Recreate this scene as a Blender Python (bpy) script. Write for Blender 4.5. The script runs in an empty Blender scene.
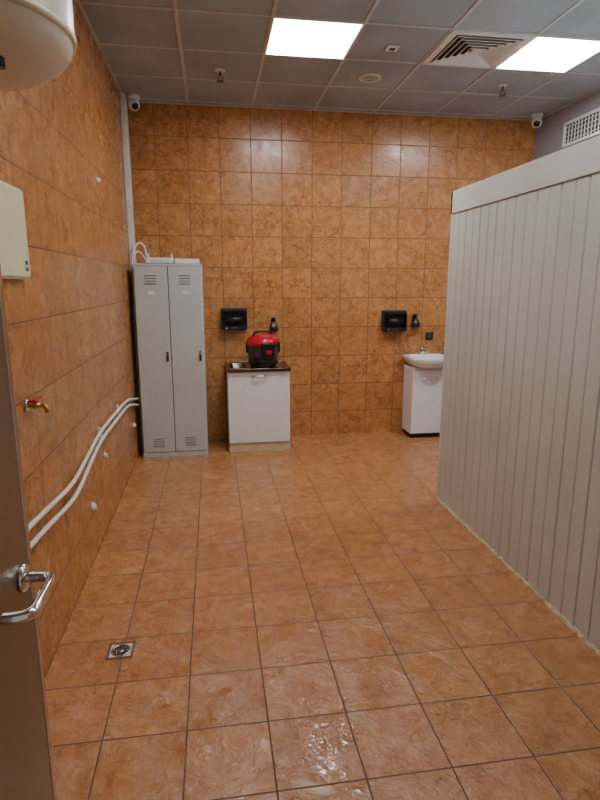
import bpy, bmesh, math, random
from mathutils import Vector, Matrix
random.seed(4)
S = bpy.context.scene
H = 3.28           # ceiling height
XL, XR, YB, YF = -0.75, 3.38, 5.83, 0.15
T = 0.303

def srgb(r, g, b):
    f = lambda c: (c/255)/12.92 if c/255 <= .04045 else ((c/255+.055)/1.055)**2.4
    return (f(r), f(g), f(b), 1)

# ------------------------------------------------------------------ materials
class NT:
    def __init__(s, name):
        s.m = bpy.data.materials.new(name); s.m.use_nodes = True
        s.t = s.m.node_tree; s.b = s.t.nodes['Principled BSDF']
    def n(s, ty, **kw):
        x = s.t.nodes.new(ty)
        for k, v in kw.items(): setattr(x, k, v)
        return x
    def l(s, a, b): s.t.links.new(a, b)
    def math(s, op, a, b=None, c=None, clamp=False):
        x = s.n('ShaderNodeMath', operation=op); x.use_clamp = clamp
        for i, v in enumerate((a, b, c)):
            if v is None: continue
            if isinstance(v, (int, float)): x.inputs[i].default_value = v
            else: s.l(v, x.inputs[i])
        return x.outputs[0]
    def ramp(s, fac, stops):
        x = s.n('ShaderNodeValToRGB'); e = x.color_ramp.elements
        e[0].position, e[0].color = stops[0]; e[1].position, e[1].color = stops[1]
        for p, c in stops[2:]:
            q = e.new(p); q.color = c
        s.l(fac, x.inputs[0]); return x.outputs[0]
    def mix(s, fac, a, b, bt='MIX'):
        x = s.n('ShaderNodeMix', data_type='RGBA', blend_type=bt)
        if isinstance(fac, (int, float)): x.inputs[0].default_value = fac
        else: s.l(fac, x.inputs[0])
        for i, v in ((6, a), (7, b)):
            if isinstance(v, tuple): x.inputs[i].default_value = v
            else: s.l(v, x.inputs[i])
        return x.outputs[2]

def mat(name, col, rough=.5, metal=0., var=.06, scale=12, bump=0., spec=.5, coat=0.):
    k = NT(name)
    g = k.n('ShaderNodeNewGeometry')
    no = k.n('ShaderNodeTexNoise'); no.inputs['Scale'].default_value = scale; no.inputs['Detail'].default_value = 5
    k.l(g.outputs['Position'], no.inputs['Vector'])
    lo = tuple(c*(1-var) for c in col[:3])+(1,); hi = tuple(min(1, c*(1+var)) for c in col[:3])+(1,)
    k.l(k.ramp(no.outputs[0], [(.3, lo), (.7, hi)]), k.b.inputs['Base Color'])
    k.b.inputs['Roughness'].default_value = rough
    k.b.inputs['Metallic'].default_value = metal
    k.b.inputs['Specular IOR Level'].default_value = spec
    k.b.inputs['Coat Weight'].default_value = coat
    if bump:
        bp = k.n('ShaderNodeBump'); bp.inputs['Strength'].default_value = bump; bp.inputs['Distance'].default_value = .01
        k.l(no.outputs[0], bp.inputs['Height']); k.l(bp.outputs[0], k.b.inputs['Normal'])
    return k.m

def tile_mat(name, ax, off, cols, vein, grout, r0, r1, gw=.011, veinw=.04, vstr=.7, rs=5.5, wavy=.2, spec=.5, fine=0.):
    """glazed marble-look square tiles laid in world space along axes ax"""
    k = NT(name)
    g = k.n('ShaderNodeNewGeometry'); sp = k.n('ShaderNodeSeparateXYZ'); k.l(g.outputs['Position'], sp.inputs[0])
    u = k.math('DIVIDE', k.math('SUBTRACT', sp.outputs[ax[0]], off[0]), T)
    v = k.math('DIVIDE', k.math('SUBTRACT', sp.outputs[ax[1]], off[1]), T)
    fu, fv = k.math('FRACT', u), k.math('FRACT', v)
    eu = k.math('MINIMUM', fu, k.math('SUBTRACT', 1., fu)); ev = k.math('MINIMUM', fv, k.math('SUBTRACT', 1., fv))
    e = k.math('MINIMUM', eu, ev)
    gm = k.n('ShaderNodeMapRange', interpolation_type='SMOOTHSTEP'); k.l(e, gm.inputs[0])
    gm.inputs[1].default_value = gw*.55; gm.inputs[2].default_value = gw*1.5
    tile = gm.outputs[0]
    cb = k.n('ShaderNodeCombineXYZ'); k.l(k.math('FLOOR', u), cb.inputs[0]); k.l(k.math('FLOOR', v), cb.inputs[1])
    wn = k.n('ShaderNodeTexWhiteNoise', noise_dimensions='2D'); k.l(cb.outputs[0], wn.inputs['Vector'])
    off3 = k.n('ShaderNodeVectorMath', operation='SCALE'); k.l(wn.outputs['Color'], off3.inputs[0]); off3.inputs['Scale'].default_value = 23.
    add = k.n('ShaderNodeVectorMath', operation='ADD'); k.l(g.outputs['Position'], add.inputs[0]); k.l(off3.outputs[0], add.inputs[1])
    P = add.outputs[0]
    # clouds
    n1 = k.n('ShaderNodeTexNoise'); k.l(P, n1.inputs['Vector']); n1.inputs['Scale'].default_value = 12; n1.inputs['Detail'].default_value = 8; n1.inputs['Roughness'].default_value = .7; n1.inputs['Distortion'].default_value = .8
    base = k.ramp(n1.outputs[0], [(.32, cols[0]), (.5, cols[1]), (.7, cols[2])])
    # veins
    nd = k.n('ShaderNodeTexNoise'); k.l(P, nd.inputs['Vector']); nd.inputs['Scale'].default_value = 8; nd.inputs['Detail'].default_value = 6
    sc = k.n('ShaderNodeVectorMath', operation='SCALE'); k.l(nd.outputs['Color'], sc.inputs[0]); sc.inputs['Scale'].default_value = .28
    ad2 = k.n('ShaderNodeVectorMath', operation='ADD'); k.l(P, ad2.inputs[0]); k.l(sc.outputs[0], ad2.inputs[1])
    vo = k.n('ShaderNodeTexVoronoi', feature='DISTANCE_TO_EDGE'); k.l(ad2.outputs[0], vo.inputs['Vector']); vo.inputs['Scale'].default_value = 8.5
    vm = k.n('ShaderNodeMapRange'); k.l(vo.outputs['Distance'], vm.inputs[0]); vm.inputs[1].default_value = 0; vm.inputs[2].default_value = veinw; vm.inputs[3].default_value = 1; vm.inputs[4].default_value = 0
    n2 = k.n('ShaderNodeTexNoise'); k.l(P, n2.inputs['Vector']); n2.inputs['Scale'].default_value = 6
    msk = k.n('ShaderNodeMapRange'); k.l(n2.outputs[0], msk.inputs[0]); msk.inputs[1].default_value = .38; msk.inputs[2].default_value = .52
    vf = k.math('MULTIPLY', k.math('MULTIPLY', vm.outputs[0], msk.outputs[0]), vstr)
    c = k.mix(vf, base, vein)
    # per tile tint
    tint = k.math('MULTIPLY_ADD', wn.outputs['Value'], .14, .90)
    tc = k.n('ShaderNodeCombineXYZ')
    for i in range(3): k.l(tint, tc.inputs[i])
    c = k.mix(1., c, tc.outputs[0], 'MULTIPLY')
    c = k.mix(tile, grout, c)
    k.l(c, k.b.inputs['Base Color'])
    # roughness: smears / damp streaks
    n3 = k.n('ShaderNodeTexNoise'); k.l(g.outputs['Position'], n3.inputs['Vector']); n3.inputs['Scale'].default_value = rs; n3.inputs['Detail'].default_value = 8; n3.inputs['Roughness'].default_value = .72; n3.inputs['Distortion'].default_value = 1.6
    rm = k.n('ShaderNodeMapRange'); k.l(n3.outputs[0], rm.inputs[0]); rm.inputs[1].default_value = .4; rm.inputs[2].default_value = .6; rm.inputs[3].default_value = r0; rm.inputs[4].default_value = r1
    ro = k.math('ADD', rm.outputs[0], k.math('MULTIPLY', k.math('SUBTRACT', 1., tile), .5))
    k.l(ro, k.b.inputs['Roughness'])
    k.b.inputs['Specular IOR Level'].default_value = spec
    # bump: recessed joints, slight glaze waviness
    h = k.math('ADD', tile, k.math('MULTIPLY', n1.outputs[0], wavy))
    if fine:   # rippled film of water left in patches
        n4 = k.n('ShaderNodeTexNoise'); k.l(g.outputs['Position'], n4.inputs['Vector']); n4.inputs['Scale'].default_value = 30; n4.inputs['Detail'].default_value = 3; n4.inputs['Distortion'].default_value = 1.
        wet = k.n('ShaderNodeMapRange'); k.l(n3.outputs[0], wet.inputs[0]); wet.inputs[1].default_value = .40; wet.inputs[2].default_value = .58; wet.inputs[3].default_value = 1.; wet.inputs[4].default_value = .15
        h = k.math('ADD', h, k.math('MULTIPLY', k.math('MULTIPLY', n4.outputs[0], fine), wet.outputs[0]))
    bp = k.n('ShaderNodeBump'); bp.inputs['Strength'].default_value = .55; bp.inputs['Distance'].default_value = .0022
    k.l(h, bp.inputs['Height']); k.l(bp.outputs[0], k.b.inputs['Normal'])
    return k.m

wcols = (srgb(162, 106, 58), srgb(194, 134, 80), srgb(214, 158, 104))
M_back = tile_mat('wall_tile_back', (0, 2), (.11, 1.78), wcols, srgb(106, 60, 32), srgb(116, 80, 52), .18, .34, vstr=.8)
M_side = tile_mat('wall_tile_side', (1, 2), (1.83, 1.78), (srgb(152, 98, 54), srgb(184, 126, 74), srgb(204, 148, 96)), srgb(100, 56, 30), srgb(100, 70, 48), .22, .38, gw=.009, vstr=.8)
M_floor = tile_mat('floor_tile', (0, 1), (XL, 1.83), (srgb(168, 106, 60), srgb(194, 134, 84), srgb(214, 160, 112)), srgb(120, 66, 36), srgb(78, 54, 38), .07, .36, gw=.009, rs=4.5, wavy=.35, spec=.95, fine=3.1, vstr=.65)
M_grey = mat('painted_plaster_grey', srgb(158, 158, 166), .8, bump=.1, scale=30)
def ceil_mat():
    k = NT('ceiling_mineral_tile')
    g = k.n('ShaderNodeNewGeometry')
    no = k.n('ShaderNodeTexNoise'); no.inputs['Scale'].default_value = 160; no.inputs['Detail'].default_value = 3; k.l(g.outputs['Position'], no.inputs['Vector'])
    n2 = k.n('ShaderNodeTexNoise'); n2.inputs['Scale'].default_value = 1.7; k.l(g.outputs['Position'], n2.inputs['Vector'])
    a = k.ramp(no.outputs[0], [(.35, srgb(156, 167, 178)), (.6, srgb(178, 188, 198))])
    b = k.ramp(n2.outputs[0], [(.3, srgb(225, 222, 215)), (.7, srgb(255, 255, 255))])
    k.l(k.mix(1., a, b, 'MULTIPLY'), k.b.inputs['Base Color'])
    k.b.inputs['Roughness'].default_value = .9
    bp = k.n('ShaderNodeBump'); bp.inputs['Strength'].default_value = .3; bp.inputs['Distance'].default_value = .002
    k.l(no.outputs[0], bp.inputs['Height']); k.l(bp.outputs[0], k.b.inputs['Normal'])
    return k.m
M_ceil = ceil_mat()
M_tbar = mat('tbar_grid', srgb(190, 194, 196), .5)
M_white = mat('white_plastic', srgb(228, 232, 236), .35, var=.02)
M_whitemat = mat('white_laminate', srgb(236, 240, 246), .4, var=.02)
M_cream = mat('cream_enamel', srgb(228, 224, 208), .3, var=.03)
M_creambox = mat('cream_box_paint', srgb(220, 214, 182), .45, var=.04)
M_ceram = mat('white_ceramic', srgb(238, 243, 248), .12, var=.01, coat=.5)
M_locker = mat('locker_grey_paint', srgb(192, 199, 198), .42, var=.04, scale=4)
M_slot = mat('dark_slot', srgb(46, 46, 44), .8)
M_black = mat('black_plastic', srgb(22, 22, 23), .35)
M_dgrey = mat('dark_grey_plastic', srgb(62, 64, 68), .35)
M_red = mat('red_plastic', srgb(190, 12, 44), .3, coat=.3)
M_steel = mat('stainless_steel', srgb(190, 188, 184), .25, metal=1., scale=3)
M_top = mat('sink_steel_dark_reflection', srgb(120, 108, 98), .22, metal=1., scale=5, var=.2)  # base colour darkened to stand in for dark reflections in the steel
M_door = mat('brushed_door_steel', srgb(144, 136, 122), .34, metal=.92, scale=2, var=.2)
M_chrome = mat('chrome', srgb(225, 225, 228), .12, metal=1., var=.01)
M_brass = mat('brass', srgb(200, 160, 80), .3, metal=1.)
M_part = mat('partition_beige_pvc', srgb(205, 209, 203), .5, var=.08, scale=2.2)
M_partgroove = mat('partition_groove', srgb(78, 72, 62), .8)
M_parttrim = mat('partition_trim', srgb(210, 214, 210), .5, var=.06, scale=3)
M_caulk = mat('caulk', srgb(200, 188, 160), .9, var=.3, scale=40, bump=.6)
M_beige = mat('beige_kickboard', srgb(206, 194, 164), .5)
M_pipe = mat('white_ppr_pipe', srgb(228, 226, 216), .4, var=.05)
M_lens = mat('dark_lens', srgb(8, 8, 10), .08)
M_vent = mat('vent_paint', srgb(220, 220, 216), .5)
def led(name, st):
    k = NT(name)
    k.b.inputs['Base Color'].default_value = (.9, .9, .9, 1)
    k.b.inputs['Emission Color'].default_value = (.98, .99, 1., 1); k.b.inputs['Emission Strength'].default_value = st
    return k.m
M_led = led('led_panel_glow', 33.)
M_led_added = led('added_front_panel_glow', 22.)  # dimmer glow for the added front row, out of view

# ------------------------------------------------------------------ mesh builder
class B:
    def __init__(s, name):
        s.name = name; s.bm = bmesh.new(); s.mats = []
    def mi(s, m):
        if m not in s.mats: s.mats.append(m)
        return s.mats.index(m)
    def _merge(s, t, m, smooth=None, mtx=None):
        i = s.mi(m)
        if mtx is not None: bmesh.ops.transform(t, matrix=mtx, verts=t.verts)
        bmesh.ops.recalc_face_normals(t, faces=t.faces)
        for f in t.faces:
            f.material_index = i
            if smooth is not None: f.smooth = smooth
        me = bpy.data.meshes.new('tmp'); t.to_mesh(me); s.bm.from_mesh(me); bpy.data.meshes.remove(me); t.free()
    def box(s, a, b, m, bev=0., seg=2, mtx=None):
        t = bmesh.new(); bmesh.ops.create_cube(t, size=1)
        c = [(a[i]+b[i])/2 for i in range(3)]; d = [abs(b[i]-a[i]) for i in range(3)]
        for v in t.verts: v.co = Vector((c[0]+v.co.x*d[0], c[1]+v.co.y*d[1], c[2]+v.co.z*d[2]))
        if bev: bmesh.ops.bevel(t, geom=list(t.edges), offset=bev, segments=seg, affect='EDGES', profile=.5)
        s._merge(t, m, False, mtx)
    def cyl(s, p0, p1, r0, m, r1=None, seg=24, smooth=True):
        p0, p1 = Vector(p0), Vector(p1); r1 = r0 if r1 is None else r1
        t = bmesh.new(); bmesh.ops.create_cone(t, cap_ends=True, segments=seg, radius1=r0, radius2=r1, depth=(p1-p0).length)
        for f in t.faces: f.smooth = smooth and len(f.verts) == 4
        q = (p1-p0).to_track_quat('Z', 'Y').to_matrix().to_4x4()
        s._merge(t, m, None, Matrix.Translation((p0+p1)/2) @ q)
    def lathe(s, c, prof, m, seg=40, mtx=None, axis=(0, 0, 1), sx=1., sy=1.):
        t = bmesh.new(); rings = []
        for r, z in prof:
            if r < 1e-5: rings.append([t.verts.new((0, 0, z))])
            else: rings.append([t.verts.new((r*sx*math.cos(2*math.pi*i/seg), r*sy*math.sin(2*math.pi*i/seg), z)) for i in range(seg)])
        for a, b in zip(rings, rings[1:]):
            for i in range(seg):
                j = (i+1) % seg
                if len(a) == 1 and len(b) == 1: continue
                if len(a) == 1: t.faces.new((a[0], b[i], b[j]))
                elif len(b) == 1: t.faces.new((a[i], a[j], b[0]))
                else: t.faces.new((a[i], a[j], b[j], b[i]))
        q = Vector(axis).to_track_quat('Z', 'Y').to_matrix().to_4x4()
        M = Matrix.Translation(c) @ q
        if mtx is not None: M = mtx @ M
        s._merge(t, m, True, M)
    def tube(s, pts, r, m, seg=12, sub=8, smoothpath=True, rs=None):
        pts = [Vector(p) for p in pts]
        if smoothpath and len(pts) > 2:
            out = []
            P = [pts[0]*2-pts[1]]+pts+[pts[-1]*2-pts[-2]]
            for i in range(1, len(P)-2):
                for j in range(sub):
                    x = j/sub; p0, p1, p2, p3 = P[i-1:i+3]
                    out.append(.5*((2*p1)+(p2-p0)*x+(2*p0-5*p1+4*p2-p3)*x*x+(3*p1-p0-3*p2+p3)*x**3))
            out.append(pts[-1]); pts = out
        t = bmesh.new(); rings = []; nrm = None
        for i, p in enumerate(pts):
            tg = (pts[min(i+1, len(pts)-1)]-pts[max(i-1, 0)]).normalized()
            if nrm is None: nrm = tg.orthogonal().normalized()
            else: nrm = (nrm-tg*nrm.dot(tg)).normalized()
            bn = tg.cross(nrm)
            rings.append([t.verts.new(p+(nrm*math.cos(2*math.pi*k/seg)+bn*math.sin(2*math.pi*k/seg))*r) for k in range(seg)])
        for a, b in zip(rings, rings[1:]):
            for i in range(seg):
                j = (i+1) % seg; t.faces.new((a[i], a[j], b[j], b[i]))
        t.faces.new(rings[0]); t.faces.new(rings[-1][::-1])
        s._merge(t, m, True)
    def loft(s, rings, m, smooth=True, cap0=True, cap1=True):
        t = bmesh.new(); R = [[t.verts.new(p) for p in r] for r in rings]; n = len(R[0])
        for a, b in zip(R, R[1:]):
            for i in range(n):
                j = (i+1) % n; t.faces.new((a[i], a[j], b[j], b[i]))
        if cap0: t.faces.new(R[0][::-1])
        if cap1: t.faces.new(R[-1])
        s._merge(t, m, smooth)
    def done(s):
        xs = [v.co for v in s.bm.verts]
        lo = Vector([min(v[i] for v in xs) for i in range(3)]); hi = Vector([max(v[i] for v in xs) for i in range(3)])
        o = Vector(((lo.x+hi.x)/2, (lo.y+hi.y)/2, lo.z))
        for v in s.bm.verts: v.co -= o
        me = bpy.data.meshes.new(s.name); s.bm.to_mesh(me); s.bm.free()
        for m in s.mats: me.materials.append(m)
        ob = bpy.data.objects.new(s.name, me); ob.location = o; S.collection.objects.link(ob); return ob

def simple(name, a, b, m):
    x = B(name); x.box(a, b, m); return x.done()

# ------------------------------------------------------------------ room shell
simple('floor', (XL-.1, -.6, -.1), (XR+.1, YB+.1, 0), M_floor)
simple('ceiling', (XL-.1, YF-.15, H), (XR+.1, YB+.1, H+.1), M_ceil)
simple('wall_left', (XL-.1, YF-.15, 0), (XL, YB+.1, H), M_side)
simple('wall_back', (XL, YB, 0), (XR, YB+.1, H), M_back)
simple('wall_right', (XR, YF-.15, 0), (XR+.1, YB+.1, H), M_grey)
DX0, DX1, DH = -.42, .56, 2.1
w = B('wall_front')
w.box((XL, YF-.15, 0), (DX0-.05, YF, H), M_back); w.box((DX1+.05, YF-.15, 0), (XR, YF, H), M_back)
w.box((DX0-.05, YF-.15, DH+.05), (DX1+.05, YF, H), M_back); w.done()
w = B('trim_1')   # steel door frame
w.box((DX0-.05, YF-.15, 0), (DX0, YF+.01, DH), M_door, .004); w.box((DX1, YF-.15, 0), (DX1+.05, YF+.01, DH), M_door, .004)
w.box((DX0-.05, YF-.15, DH), (DX1+.05, YF+.01, DH+.05), M_door, .004); w.done()

# ceiling grid
w = B('trim_2')
x = -.17
while x < XR:
    w.box((x-.012, YF, H-.006), (x+.012, YB, H), M_tbar); x += .6
y = .33
while y < YB:
    w.box((XL, y-.012, H-.0065), (XR, y+.012, H), M_tbar); y += .6
for a, b in (((XL, YF, 0), (XL+.022, YB, 0)), ((XR-.022, YF, 0), (XR, YB, 0)), ((XL, YB-.022, 0), (XR, YB, 0))):
    w.box((a[0], a[1], H-.008), (b[0], b[1], H), M_tbar)
w.done()

# LED panels; the front row is unseen, added to light the foreground
for (px, py, lm) in ((.43, 3.93, M_led), (2.23, 3.93, M_led), (.43, 1.53, M_led_added), (2.23, 1.53, M_led_added)):
    w = B('ceiling_light_panel')
    f = .014
    w.box((px+f, py+f, H-.008), (px+.6-f, py+.6-f, H-.001), lm)
    for a, b in (((px, py), (px+.6, py+f)), ((px, py+.6-f), (px+.6, py+.6)), ((px, py+f), (px+f, py+.6-f)), ((px+.6-f, py+f), (px+.6, py+.6-f))):
        w.box((a[0], a[1], H-.011), (b[0], b[1], H-.0005), M_white)
    w.done()

# 4-way air diffuser
w = B('ceiling_air_diffuser')
cx, cy = 1.93, 4.23
def sqring(w, r0, z0, r1, z1, m):
    t = .003
    rr = lambda r, z: [(cx+r*a, cy+r*b, z) for a, b in ((-1, -1), (1, -1), (1, 1), (-1, 1))]
    w.loft([rr(r0, z0), rr(r1, z1), rr(r1+t, z1+t), rr(r0+t, z0+t), rr(r0, z0)], m, False, False, False)
w.box((cx-.29, cy-.29, H-.003), (cx+.29, cy+.29, H-.001), M_slot)
for a, b in (((-.297, -.297), (.297, -.245)), ((-.297, .245), (.297, .297)), ((-.297, -.245), (-.245, .245)), ((.245, -.245), (.297, .245))):
    w.box((cx+a[0], cy+a[1], H-.014), (cx+b[0], cy+b[1], H-.002), M_vent, .003)
for i in range(5):
    r = .236-.043*i
    sqring(w, r, H-.024, r-.024, H-.005, M_vent)
w.box((cx-.03, cy-.03, H-.022), (cx+.03, cy+.03, H-.006), M_vent, .003)
w.done()

# sprinklers, speaker, sensor
for (sx, sy) in ((.115, 4.91), (2.5, 4.89)):
    w = B('fire_sprinkler')
    w.lathe((sx, sy, H-.012), [(0, .012), (.042, .012), (.042, .006), (.03, 0), (0, 0)], M_vent)
    w.cyl((sx, sy, H-.045), (sx, sy, H-.01), .009, M_dgrey)
    w.tube([(sx-.008, sy, H-.045), (sx-.022, sy, H-.06), (sx-.006, sy, H-.08)], .003, M_dgrey)
    w.tube([(sx+.008, sy, H-.045), (sx+.022, sy, H-.06), (sx+.006, sy, H-.08)], .003, M_dgrey)
    w.cyl((sx, sy, H-.085), (sx, sy, H-.081), .03, M_dgrey)
    w.done()
w = B('ceiling_speaker')
w.lathe((1.33, 4.88, H-.016), [(0, .004), (.07, .004), (.075, 0), (.092, .003), (.096, .014), (0, .015)], M_vent)
for r in (.02, .04, .06): w.lathe((1.33, 4.88, H-.0135), [(r-.003, 0), (r, -.0015), (r+.003, 0), (r, .001), (r-.003, 0)], M_slot)
w.done()
w = B('ceiling_sensor')
w.box((1.28, 4.235, H-.014), (1.37, 4.325, H-.001), M_white, .004); w.box((1.305, 4.26, H-.018), (1.345, 4.30, H-.012), M_dgrey, .003)
w.done()

# CCTV turret cameras
for (cx2, cy2, tx) in ((-.645, 5.64, .35), (3.26, 5.62, -.45)):
    w = B('security_camera')
    w.lathe((cx2, cy2, H-.038), [(0, .037), (.052, .037), (.055, .03), (.048, .0), (0, 0)], M_white)
    d = Vector((tx, -.8, -.55)).normalized(); c = Vector((cx2, cy2, H-.078))
    w.lathe(c, [(.0, -.052), (.03, -.043), (.048, -.02), (.052, 0), (.047, .024), (.036, .04), (0, .041)], M_white, axis=d)
    w.lathe(c+d*.041, [(.030, 0), (.026, .004), (0, .005)], M_lens, axis=d)
    w.done()

# right wall vent grille
w = B('wall_vent_grille')
y0, y1, z0, z1 = 4.68, 5.32, 2.9, 3.12
X = XR
for a, b in (((y0, z0), (y1, z0+.025)), ((y0, z1-.025), (y1, z1)), ((y0, z0+.025), (y0+.025, z1-.025)), ((y1-.025, z0+.025), (y1, z1-.025))):
    w.box((X-.016, a[0], a[1]), (X-.0005, b[0], b[1]), M_white, .002)
w.box((X-.002, y0+.02, z0+.02), (X-.0005, y1-.02, z1-.02), M_slot)
n = 13
for i in range(n):
    yy = y0+.035+(y1-y0-.07)*i/(n-1); w.box((X-.013, yy-.003, z0+.02), (X-.003, yy+.003, z1-.02), M_vent)
for i in range(4):
    zz = z0+.05+(z1-z0-.10)*i/3; w.box((X-.009, y0+.02, zz-.0025), (X-.004, y1-.02, zz+.0025), M_vent)
w.done()

# ------------------------------------------------------------------ corner chase on left wall
w = B('pipe_chase')
w.box((XL+.0005, 5.53, .0), (XL+.045, 5.66, H-.01), M_vent, .004)
w.done()

# ------------------------------------------------------------------ booth partition
w = B('partition_booth')
PX, PY, PH = 1.668, 3.88, 2.25
w.box((PX+.010, YF+.005, .0), (PX+.06, PY-.012, PH-.01), M_partgroove)
w.box((PX+.012, PY-.06, .0), (XR-.002, PY-.012, PH-.01), M_partgroove)
y = PY-.03; i = 0
while y > YF+.02:
    wd = .104; ya = max(y-wd, YF+.005)
    gp = .0085 if i % 2 else .0035
    w.box((PX, ya+gp, .004), (PX+.014, y, PH-.15), M_part, .0045 if i % 2 else .003, 1)
    y -= wd; i += 1
x = PX+.03; i = 0
while x < XR-.02:
    xb = min(x+.104, XR-.002)
    w.box((x+.004, PY-.014, .004), (xb, PY, PH-.15), M_part, .003, 1); x += .104
w.box((PX-.004, PY-.034, .002), (PX+.036, PY+.004, PH-.149), M_parttrim, .003)
w.box((PX-.008, YF+.003, PH-.15), (PX+.03, PY+.008, PH), M_parttrim, .003)
w.box((PX-.008, PY-.02, PH-.15), (XR-.002, PY+.008, PH), M_parttrim, .003)
w.box((PX+.02, YF+.003, PH-.02), (XR-.002, PY-.01, PH-.002), M_parttrim)
w.done()
# ragged caulk bead at the foot
w = B('trim_3')
rings = []
y = PY+.006
while y > YF+.01:
    a = .007+random.random()*.012; h = .008+random.random()*.014
    rings.append([(PX+.001, y, .001), (PX-a, y, .001), (PX-a*.6, y, h*.7), (PX+.001, y, h)]); y -= .022
w.loft(rings, M_caulk, False)
w.done()

# ------------------------------------------------------------------ locker
w = B('metal_locker')
lx0, lx1, ly0, ly1, lh = -.695, -.09, 5.27, 5.77, 1.8
w.box((lx0, ly0+.02, .0), (lx1, ly1, lh), M_locker, .004)
w.box((lx0, ly0, .0), (lx1, ly0+.03, .045), M_locker, .002)
w.box((lx0, ly0, lh-.02), (lx1, ly0+.03, lh), M_locker, .002)
w.box((lx0+.012, ly0+.012, .05), (lx1-.012, ly0+.024, lh-.025), M_slot)
mx = (lx0+lx1)/2
for s_, (a, b) in enumerate(((lx0+.008, mx-.003), (mx+.003, lx1-.008))):
    w.box((a, ly0-.002, .05), (b, ly0+.018, lh-.024), M_locker, .004)
    c = (a+b)/2
    for zc in (1.62, .11):
        for j in range(4):
            z = zc+j*.024
            w.box((c-.05, ly0-.0035, z), (c+.05, ly0-.001, z+.005), M_slot)
            w.box((c-.052, ly0-.009, z+.005), (c+.052, ly0-.001, z+.013), M_locker, .002)
    w.box((c-.03, ly0-.004, 1.53), (c+.03, ly0-.001, 1.56), M_white, .001)
    hx = b-.03
    w.box((hx-.010, ly0-.006, .92), (hx+.010, ly0-.001, 1.01), M_dgrey, .003)
    w.cyl((hx, ly0-.016, .99), (hx, ly0-.004, .99), .008, M_chrome)
    w.box((hx-.005, ly0-.02, .93), (hx+.005, ly0-.004, .965), M_slot, .002)
w.done()

# things on locker
w = B('wifi_router')
w.box((-.58, 5.29, lh+.001), (-.34, 5.45, lh+.052), M_white, .014, 3)
for xx in (-.565, -.355):
    w.cyl((xx, 5.455, lh+.02), (xx-.01, 5.49, lh+.095), .008, M_white)
for i in range(4): w.cyl((-.53+i*.03, 5.289, lh+.025), (-.53+i*.03, 5.291, lh+.025), .004, M_slot)
w.done()
w = B('network_cable')
w.tube([(-.595, 5.515, lh+.012), (-.597, 5.515, lh+.09), (-.61, 5.51, lh+.16), (-.655, 5.50, lh+.19), (-.70, 5.48, lh+.13), (-.722, 5.46, lh-.02), (-.725, 5.45, 1.2), (-.725, 5.45, .8)], .009, M_white, sub=10)
w.tube([(-.60, 5.515, lh+.012), (-.61, 5.47, lh+.06), (-.64, 5.45, lh+.10), (-.67, 5.45, lh+.11), (-.708, 5.43, lh+.05), (-.715, 5.42, lh-.05), (-.715, 5.42, 1.3)], .007, M_white, sub=10)
w.done()
w = B('plastic_storage_tray')
a = (-.33, 5.32, lh+.001); b = (-.11, 5.52, lh+.045)
w.box(a, (b[0], b[1], a[2]+.006), M_white, .002)
w.box(a, (b[0], a[1]+.006, b[2]), M_white, .002); w.box((a[0], b[1]-.006, a[2]), b, M_white, .002)
w.box(a, (a[0]+.006, b[1], b[2]), M_white, .002); w.box((b[0]-.006, a[1], a[2]), b, M_white, .002)
w.done()

# ------------------------------------------------------------------ sink cabinet
w = B('kitchen_sink_cabinet')
kx0, kx1, ky0, ky1 = .12, .72, 5.32, 5.815
w.box((kx0, ky0+.02, .0), (kx0+.016, ky1, .80), M_whitemat, .001)
w.box((kx1-.016, ky0+.02, .0), (kx1, ky1, .80), M_whitemat, .001)
w.box((kx0+.016, ky0+.02, .09), (kx1-.016, ky1, .106), M_whitemat)
w.box((kx0+.016, ky1-.006, .09), (kx1-.016, ky1, .80), M_whitemat)
w.box((kx0+.004, ky0+.012, .0), (kx1-.004, ky0+.03, .088), M_beige, .001)
w.box((kx0+.002, ky0, .092), (kx1-.002, ky0+.018, .795), M_whitemat, .003)
w.box((kx0+.016, ky0+.02, .70), (kx1-.016, ky0+.036, .80), M_whitemat)
# bow handle
hz = .755; hc = .42
w.tube([(hc-.064, ky0-.001, hz), (hc-.062, ky0-.024, hz), (hc-.03, ky0-.03, hz), (hc+.03, ky0-.03, hz), (hc+.062, ky0-.024, hz), (hc+.064, ky0-.001, hz)], .006, M_steel)
# stainless top with bowl
tx0, tx1, ty0, ty1 = kx0-.01, kx1+.005, ky0-.025, YB-.004
bx0, bx1, by0, by1 = .15, .30, 5.37, 5.70
z0, z1 = .802, .828
for a, b in (((tx0, ty0), (bx0, ty1)), ((bx1, ty0), (tx1, ty1)), ((bx0, ty0), (bx1, by0)), ((bx0, by1), (bx1, ty1))):
    w.box((a[0], a[1], z0), (b[0], b[1], z1), M_top)
for a, b in (((tx0, ty0), (tx1, ty0+.012)), ((tx0, ty0), (tx0+.012, ty1)), ((tx1-.012, ty0), (tx1, ty1)), ((tx0, ty1-.012), (tx1, ty1))):
    w.box((a[0], a[1], z1-.004), (b[0], b[1], z1+.003), M_top, .003)
def rr(x0, x1, y0, y1, r, z, n=5):
    out = []
    for (cx_, cy_, a0) in ((x1-r, y1-r, 0), (x0+r, y1-r, 90), (x0+r, y0+r, 180), (x1-r, y0+r, 270)):
        for i in range(n):
            a = math.radians(a0+90*i/(n-1)); out.append((cx_+r*math.cos(a), cy_+r*math.sin(a), z))
    return out
w.loft([rr(bx0-.002, bx1+.002, by0-.002, by1+.002, .03, z1+.001), rr(bx0+.006, bx1-.006, by0+.006, by1-.006, .03, z1-.01), rr(bx0+.012, bx1-.012, by0+.012, by1-.012, .035, .70), rr(bx0+.03, bx1-.03, by0+.03, by1-.03, .04, .68)], M_top, True, False, True)
w.cyl((.225, 5.53, .681), (.225, 5.53, .684), .03, M_slot)
w.done()

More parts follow.
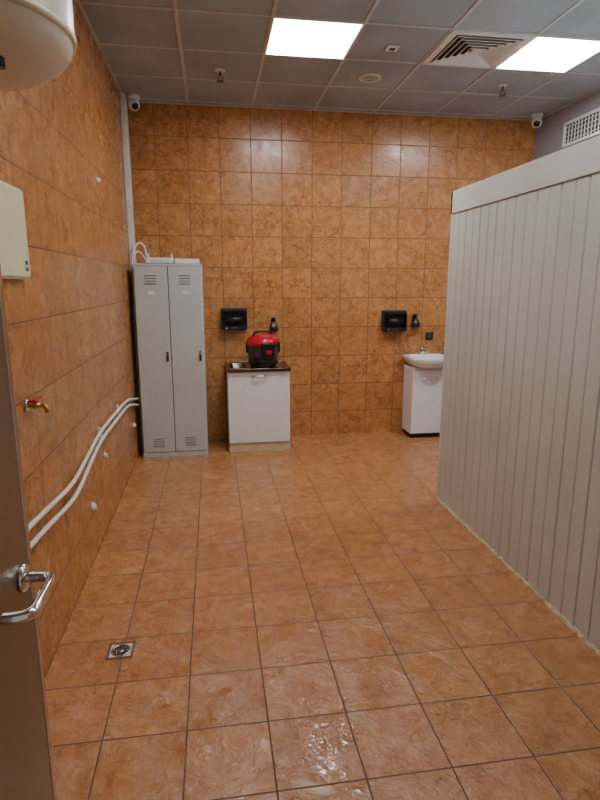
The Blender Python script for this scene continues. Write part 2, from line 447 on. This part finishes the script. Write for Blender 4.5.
# ------------------------------------------------------------------ vacuum cleaner on the sink top
w = B('vacuum_cleaner')
vc = Vector((.475, 5.49, .8315))
w.lathe(vc, [(0, .0), (.118, .0), (.130, .01), (.138, .04), (.146, .09), (.152, .14), (.154, .20)], M_dgrey)
w.lathe(vc, [(.140, .02), (.146, .03), (.148, .05), (.142, .06)], M_black)
w.lathe(vc, [(.152, .195), (.160, .20), (.160, .215), (.152, .22)], M_black)
tl = Matrix.Translation(vc+Vector((0, 0, .21))) @ Matrix.Rotation(math.radians(4), 4, 'X') @ Matrix.Rotation(math.radians(-5), 4, 'Y') @ Matrix.Translation(-(vc+Vector((0, 0, .21))))
w.lathe(vc, [(.148, .21), (.163, .22), (.165, .234), (.160, .254), (.146, .274), (.122, .293), (.088, .306), (.045, .314), (0, .316)], M_red, mtx=tl)
w.tube([vc+Vector(p) for p in ((-.10, -.01, .275), (-.085, -.01, .318), (-.04, -.01, .334), (.04, -.01, .334), (.085, -.01, .318), (.10, -.01, .275))], .010, M_black)
w.box((vc.x-.03, vc.y-.172, vc.z+.075), (vc.x+.10, vc.y-.12, vc.z+.235), M_black, .012, 3)
w.box((vc.x+.02, vc.y-.178, vc.z+.13), (vc.x+.07, vc.y-.166, vc.z+.165), M_red, .004)
w.cyl((vc.x-.085, vc.y-.155, vc.z+.08), (vc.x-.07, vc.y-.10, vc.z+.08), .032, M_black)
w.cyl((vc.x-.0875, vc.y-.162, vc.z+.08), (vc.x-.085, vc.y-.155, vc.z+.08), .022, M_lens)
w.box((vc.x+.14, vc.y-.03, vc.z+.13), (vc.x+.168, vc.y+.03, vc.z+.23), M_black, .008, 3)
w.box((vc.x-.168, vc.y-.03, vc.z+.13), (vc.x-.14, vc.y+.03, vc.z+.23), M_black, .008, 3)
w.done()

# ------------------------------------------------------------------ washbasin vanity
w = B('washbasin_vanity')
vx0, vx1, vy0, vy1 = 2.045, 2.415, 5.53, 5.82
w.box((vx0, vy0+.018, .05), (vx1, vy1, .765), M_whitemat, .002)
w.box((vx0+.01, vy0+.04, .0), (vx1-.01, vy1-.01, .052), M_slot)
w.box((vx0+.002, vy0, .055), (vx1-.002, vy0+.018, .735), M_whitemat, .003)
hc = (vx0+vx1)/2; hz = .65
w.tube([(hc-.08, vy0-.0, hz), (hc-.078, vy0-.024, hz), (hc-.04, vy0-.03, hz), (hc+.04, vy0-.03, hz), (hc+.078, vy0-.024, hz), (hc+.08, vy0-.0, hz)], .0055, M_chrome)
def se(cx_, cy_, ax_, ay_, z, n=48, p=3.2):
    out = []
    for i in range(n):
        a = 2*math.pi*i/n; c_, s_ = math.cos(a), math.sin(a)
        out.append((cx_+ax_*math.copysign(abs(c_)**(2/p), c_), cy_+ay_*math.copysign(abs(s_)**(2/p if s_ < 0 else 2/9), s_), z))
    return out
bx, by = 2.228, 5.62
w.loft([se(bx, by+.02, .14, .16, .765), se(bx, by+.005, .18, .185, .785), se(bx, by, .212, .2, .828), se(bx, by, .222, .205, .852), se(bx, by, .222, .205, .872), se(bx, by, .215, .198, .878),
        se(bx, by-.025, .188, .150, .877, p=2.4), se(bx, by-.025, .178, .140, .866, p=2.4), se(bx, by-.02, .15, .11, .825, p=2.3), se(bx, by-.015, .09, .065, .803, p=2.2), se(bx, by-.01, .02, .02, .80, p=2.)], M_ceram)
w.cyl((bx, by-.01, .800), (bx, by-.01, .804), .02, M_chrome)
# mixer tap
fy = 5.765
w.cyl((bx, fy, .876), (bx, fy, .93), .022, M_chrome, .019)
w.tube([(bx, fy, .91), (bx, fy-.03, .925), (bx, fy-.09, .925), (bx, fy-.115, .912)], .012, M_chrome)
w.lathe((bx, fy, .93), [(.02, 0), (.022, .012), (.014, .024), (0, .026)], M_chrome)
w.tube([(bx, fy, .95), (bx, fy-.03, .965), (bx, fy-.07, .972)], .006, M_chrome)
w.done()

# ------------------------------------------------------------------ black wall fixtures
def dispenser(x, z):
    w = B('paper_towel_dispenser')
    w.box((x, YB-.03, z+.03), (x+.262, YB-.001, z+.215), M_black, .008, 3)
    w.box((x+.004, YB-.10, z+.0), (x+.258, YB-.001, z+.035), M_black, .008, 3)
    w.box((x+.01, YB-.085, z+.17), (x+.252, YB-.02, z+.212), M_black, .012, 3)
    w.box((x+.004, YB-.085, z+.03), (x+.014, YB-.02, z+.19), M_black, .003)
    w.box((x+.248, YB-.085, z+.03), (x+.258, YB-.02, z+.19), M_black, .003)
    w.cyl((x+.05, YB-.06, z+.10), (x+.212, YB-.06, z+.10), .038, M_black)
    w.box((x+.10, YB-.104, z+.008), (x+.16, YB-.098, z+.026), M_dgrey, .002)
    w.cyl((x+.05, YB-.103, z+.017), (x+.05, YB-.098, z+.017), .006, M_white)
    w.done()
dispenser(.082, 1.165); dispenser(1.775, 1.13)
def soap(x, z):
    w = B('soap_dispenser')
    w.box((x-.022, YB-.02, z+.0), (x+.022, YB-.001, z+.125), M_black, .004)
    w.loft([rr(x-.042, x+.042, YB-.085, YB-.006, .015, z), rr(x-.045, x+.045, YB-.09, YB-.006, .018, z+.02), rr(x-.036, x+.036, YB-.08, YB-.006, .015, z+.055), rr(x-.02, x+.02, YB-.06, YB-.015, .012, z+.085), rr(x-.012, x+.012, YB-.05, YB-.025, .01, z+.10)], M_black)
    w.cyl((x, YB-.037, z+.095), (x, YB-.037, z+.13), .009, M_black)
    w.box((x-.016, YB-.075, z+.125), (x+.016, YB-.02, z+.14), M_black, .004)
    w.done()
soap(.615, 1.145); soap(2.142, 1.165)
w = B('wall_socket')
w.box((2.28, YB-.012, 1.025), (2.36, YB-.001, 1.105), M_black, .004)
w.lathe((2.32, YB-.012, 1.065), [(.028, 0), (.027, .003), (.022, .001), (0, 0)], M_dgrey, axis=(0, -1, 0))
w.done()

# ------------------------------------------------------------------ left wall
w = B('electrical_box')
ex = XL+.001
w.box((ex, 2.02, 1.645), (ex+.026, 2.44, 1.985), M_creambox, .003)
w.box((ex+.024, 2.028, 1.653), (ex+.034, 2.432, 1.977), M_creambox, .004)
w.box((ex+.033, 2.375, 1.675), (ex+.0345, 2.41, 1.715), M_dgrey)
w.box((ex+.033, 2.38, 1.69), (ex+.035, 2.405, 1.70), M_white)
w.done()

w = B('water_heater')
hc_ = Vector((-.50, 1.40, 2.06))
w.lathe(hc_, [(0, 0), (.08, .003), (.15, .018), (.195, .045), (.213, .072), (.216, .085)], M_cream, seg=64)
w.lathe(hc_, [(.216, .083), (.222, .086), (.222, .098), (.22, .10)], M_creambox, seg=64)
w.lathe(hc_, [(.22, .10), (.22, .76)], M_cream, seg=64)
w.lathe(hc_, [(.22, .76), (.222, .765), (.216, .785), (.18, .82), (.1, .845), (0, .85)], M_cream, seg=64)
w.cyl(hc_+Vector((-.01, .0, -.008)), hc_+Vector((-.01, 0, .01)), .04, M_white)
w.cyl(hc_+Vector((0.09, -.08, -.005)), hc_+Vector((.09, -.08, .03)), .011, M_dgrey)
for dx in (-.06, .0):
    w.cyl((-.60+dx, 1.36, 1.80), (-.60+dx, 1.36, 2.12), .011, M_pipe)
    w.tube([(-.60+dx, 1.36, 1.81), (-.62+dx/2, 1.36, 1.79), (-.748, 1.36, 1.78)], .011, M_pipe)
for z in (2.2, 2.7): w.box((-.749, 1.28, z), (-.70, 1.52, z+.05), M_steel, .002)
w.done()

w = B('garden_tap')
ty, tz = 2.33, 1.15
w.lathe((XL, ty, tz), [(0, .001), (.026, .001), (.024, .008), (.014, .012), (0, .012)], M_chrome, axis=(1, 0, 0))
w.cyl((XL+.005, ty, tz), (XL+.055, ty, tz), .010, M_brass)
w.cyl((XL+.025, ty, tz), (XL+.045, ty, tz), .014, M_brass, seg=6)
w.tube([(XL+.045, ty, tz), (XL+.065, ty-.002, tz-.002), (XL+.077, ty-.005, tz-.014), (XL+.078, ty-.005, tz-.03)], .009, M_brass)
w.cyl((XL+.035, ty, tz+.008), (XL+.035, ty, tz+.022), .006, M_brass)
w.box((XL+.022, ty-.045, tz+.020), (XL+.052, ty+.045, tz+.030), M_red, .003)
w.done()

w = B('water_pipes')
xw = XL+.025
p1 = [(xw, 5.42, .55), (xw, 5.15, .60), (xw+.005, 4.7, .68), (xw+.005, 4.2, .705), (xw, 3.6, .71), (xw+.005, 3.2, .685), (xw+.015, 2.75, .665), (xw+.005, 2.3, .70), (xw, 1.8, .74), (xw, 1.2, .76)]
p2 = [(xw, 5.40, .49), (xw, 5.15, .545), (xw+.005, 4.7, .63), (xw+.01, 4.2, .655), (xw+.005, 3.6, .66), (xw+.01, 3.2, .63), (xw+.025, 2.75, .60), (xw+.01, 2.3, .63), (xw, 1.8, .67), (xw, 1.2, .69)]
w.tube(p1, .0108, M_pipe); w.tube(p2, .0108, M_pipe)
for yy, zz in ((3.6, .685), (1.9, .70), (4.3, .68)):
    w.box((XL+.0005, yy-.010, zz-.045), (XL+.022, yy+.010, zz+.045), M_white, .003)
w.done()
for (yy, zz, r) in ((3.3, .32, .024), (3.75, .50, .018), (4.18, 2.31, .018), (5.12, .36, .02)):
    w = B('pipe_stub')
    w.lathe((XL, yy, zz), [(0, .001), (r*1.3, .001), (r*1.25, .006), (r*.8, .009), (r*.8, .022), (r*.5, .023), (r*.45, .012), (0, .012)], M_vent, axis=(1, 0, 0))
    w.lathe((XL+.0125, yy, zz), [(r*.42, 0), (0, .001)], M_slot, axis=(1, 0, 0))
    w.done()

# ------------------------------------------------------------------ floor drain
w = B('floor_drain')
dx, dy = -.459, 2.346; q = .058
for a, b in (((-q, -q), (q, -q+.012)), ((-q, q-.012), (q, q)), ((-q, -q+.012), (-q+.012, q-.012)), ((q-.012, -q+.012), (q, q-.012))):
    w.box((dx+a[0], dy+a[1], .0005), (dx+b[0], dy+b[1], .005), M_steel, .001)
w.box((dx-q+.01, dy-q+.01, .0003), (dx+q-.01, dy+q-.01, .0018), M_vent)
w.lathe((dx, dy, .001), [(.043, .0), (.043, .003), (.036, .004), (.035, 0)], M_steel)
w.lathe((dx, dy, .001), [(.035, .0012), (0, .0012)], M_slot)
for i in range(8):
    a = math.pi*2*i/8
    w.cyl((dx+.012*math.cos(a), dy+.012*math.sin(a), .0025), (dx+.037*math.cos(a), dy+.037*math.sin(a), .0025), .0018, M_steel, seg=8)
w.lathe((dx, dy, .001), [(0, .003), (.012, .003), (.013, 0)], M_steel)
w.done()

# ------------------------------------------------------------------ open steel door
w = B('door_1')
fx = -.372
w.box((fx-.045, .18, .008), (fx, 1.09, 2.06), M_door, .003)
w.box((fx-.047, 1.075, .008), (fx+.0015, 1.093, 2.06), M_steel, .001)
hy, hz = 1.035, 1.085
for sgn, f0 in ((1, fx), (-1, fx-.045)):
    w.lathe((f0, hy, hz), [(0, .0), (.027, .0), (.027, .006), (.022, .010), (0, .010)], M_chrome, axis=(sgn, 0, 0))
    w.tube([(f0, hy, hz), (f0+sgn*.035, hy, hz), (f0+sgn*.05, hy-.006, hz), (f0+sgn*.056, hy-.024, hz), (f0+sgn*.056, hy-.06, hz), (f0+sgn*.056, hy-.11, hz), (f0+sgn*.05, hy-.128, hz), (f0+sgn*.03, hy-.136, hz), (f0+sgn*.012, hy-.136, hz)], .0105, M_chrome, seg=16)
for z in (.25, 1.0, 1.8): w.cyl((fx+.006, .172, z), (fx+.006, .172, z+.11), .008, M_steel)
w.done()

# ------------------------------------------------------------------ world + camera
W = bpy.data.worlds.new('World'); S.world = W; W.use_nodes = True
W.node_tree.nodes['Background'].inputs[0].default_value = (.55, .53, .50, 1); W.node_tree.nodes['Background'].inputs[1].default_value = .6
f, ph, ps = 560., math.atan(117/560), math.radians(8.74)
cd = bpy.data.cameras.new('camera'); co = bpy.data.objects.new('camera', cd); S.collection.objects.link(co)
cd.sensor_fit = 'VERTICAL'; cd.sensor_height = 36; cd.lens = f/800*36; cd.clip_start = .02
F = Vector((math.sin(ps)*math.cos(ph), math.cos(ps)*math.cos(ph), -math.sin(ph)))
R = Vector((math.cos(ps), -math.sin(ps), 0)); U = R.cross(F)
m = Matrix((R, U, -F)).transposed().to_4x4(); m.translation = Vector((0, 0, 1.63))
co.matrix_world = m
S.camera = co
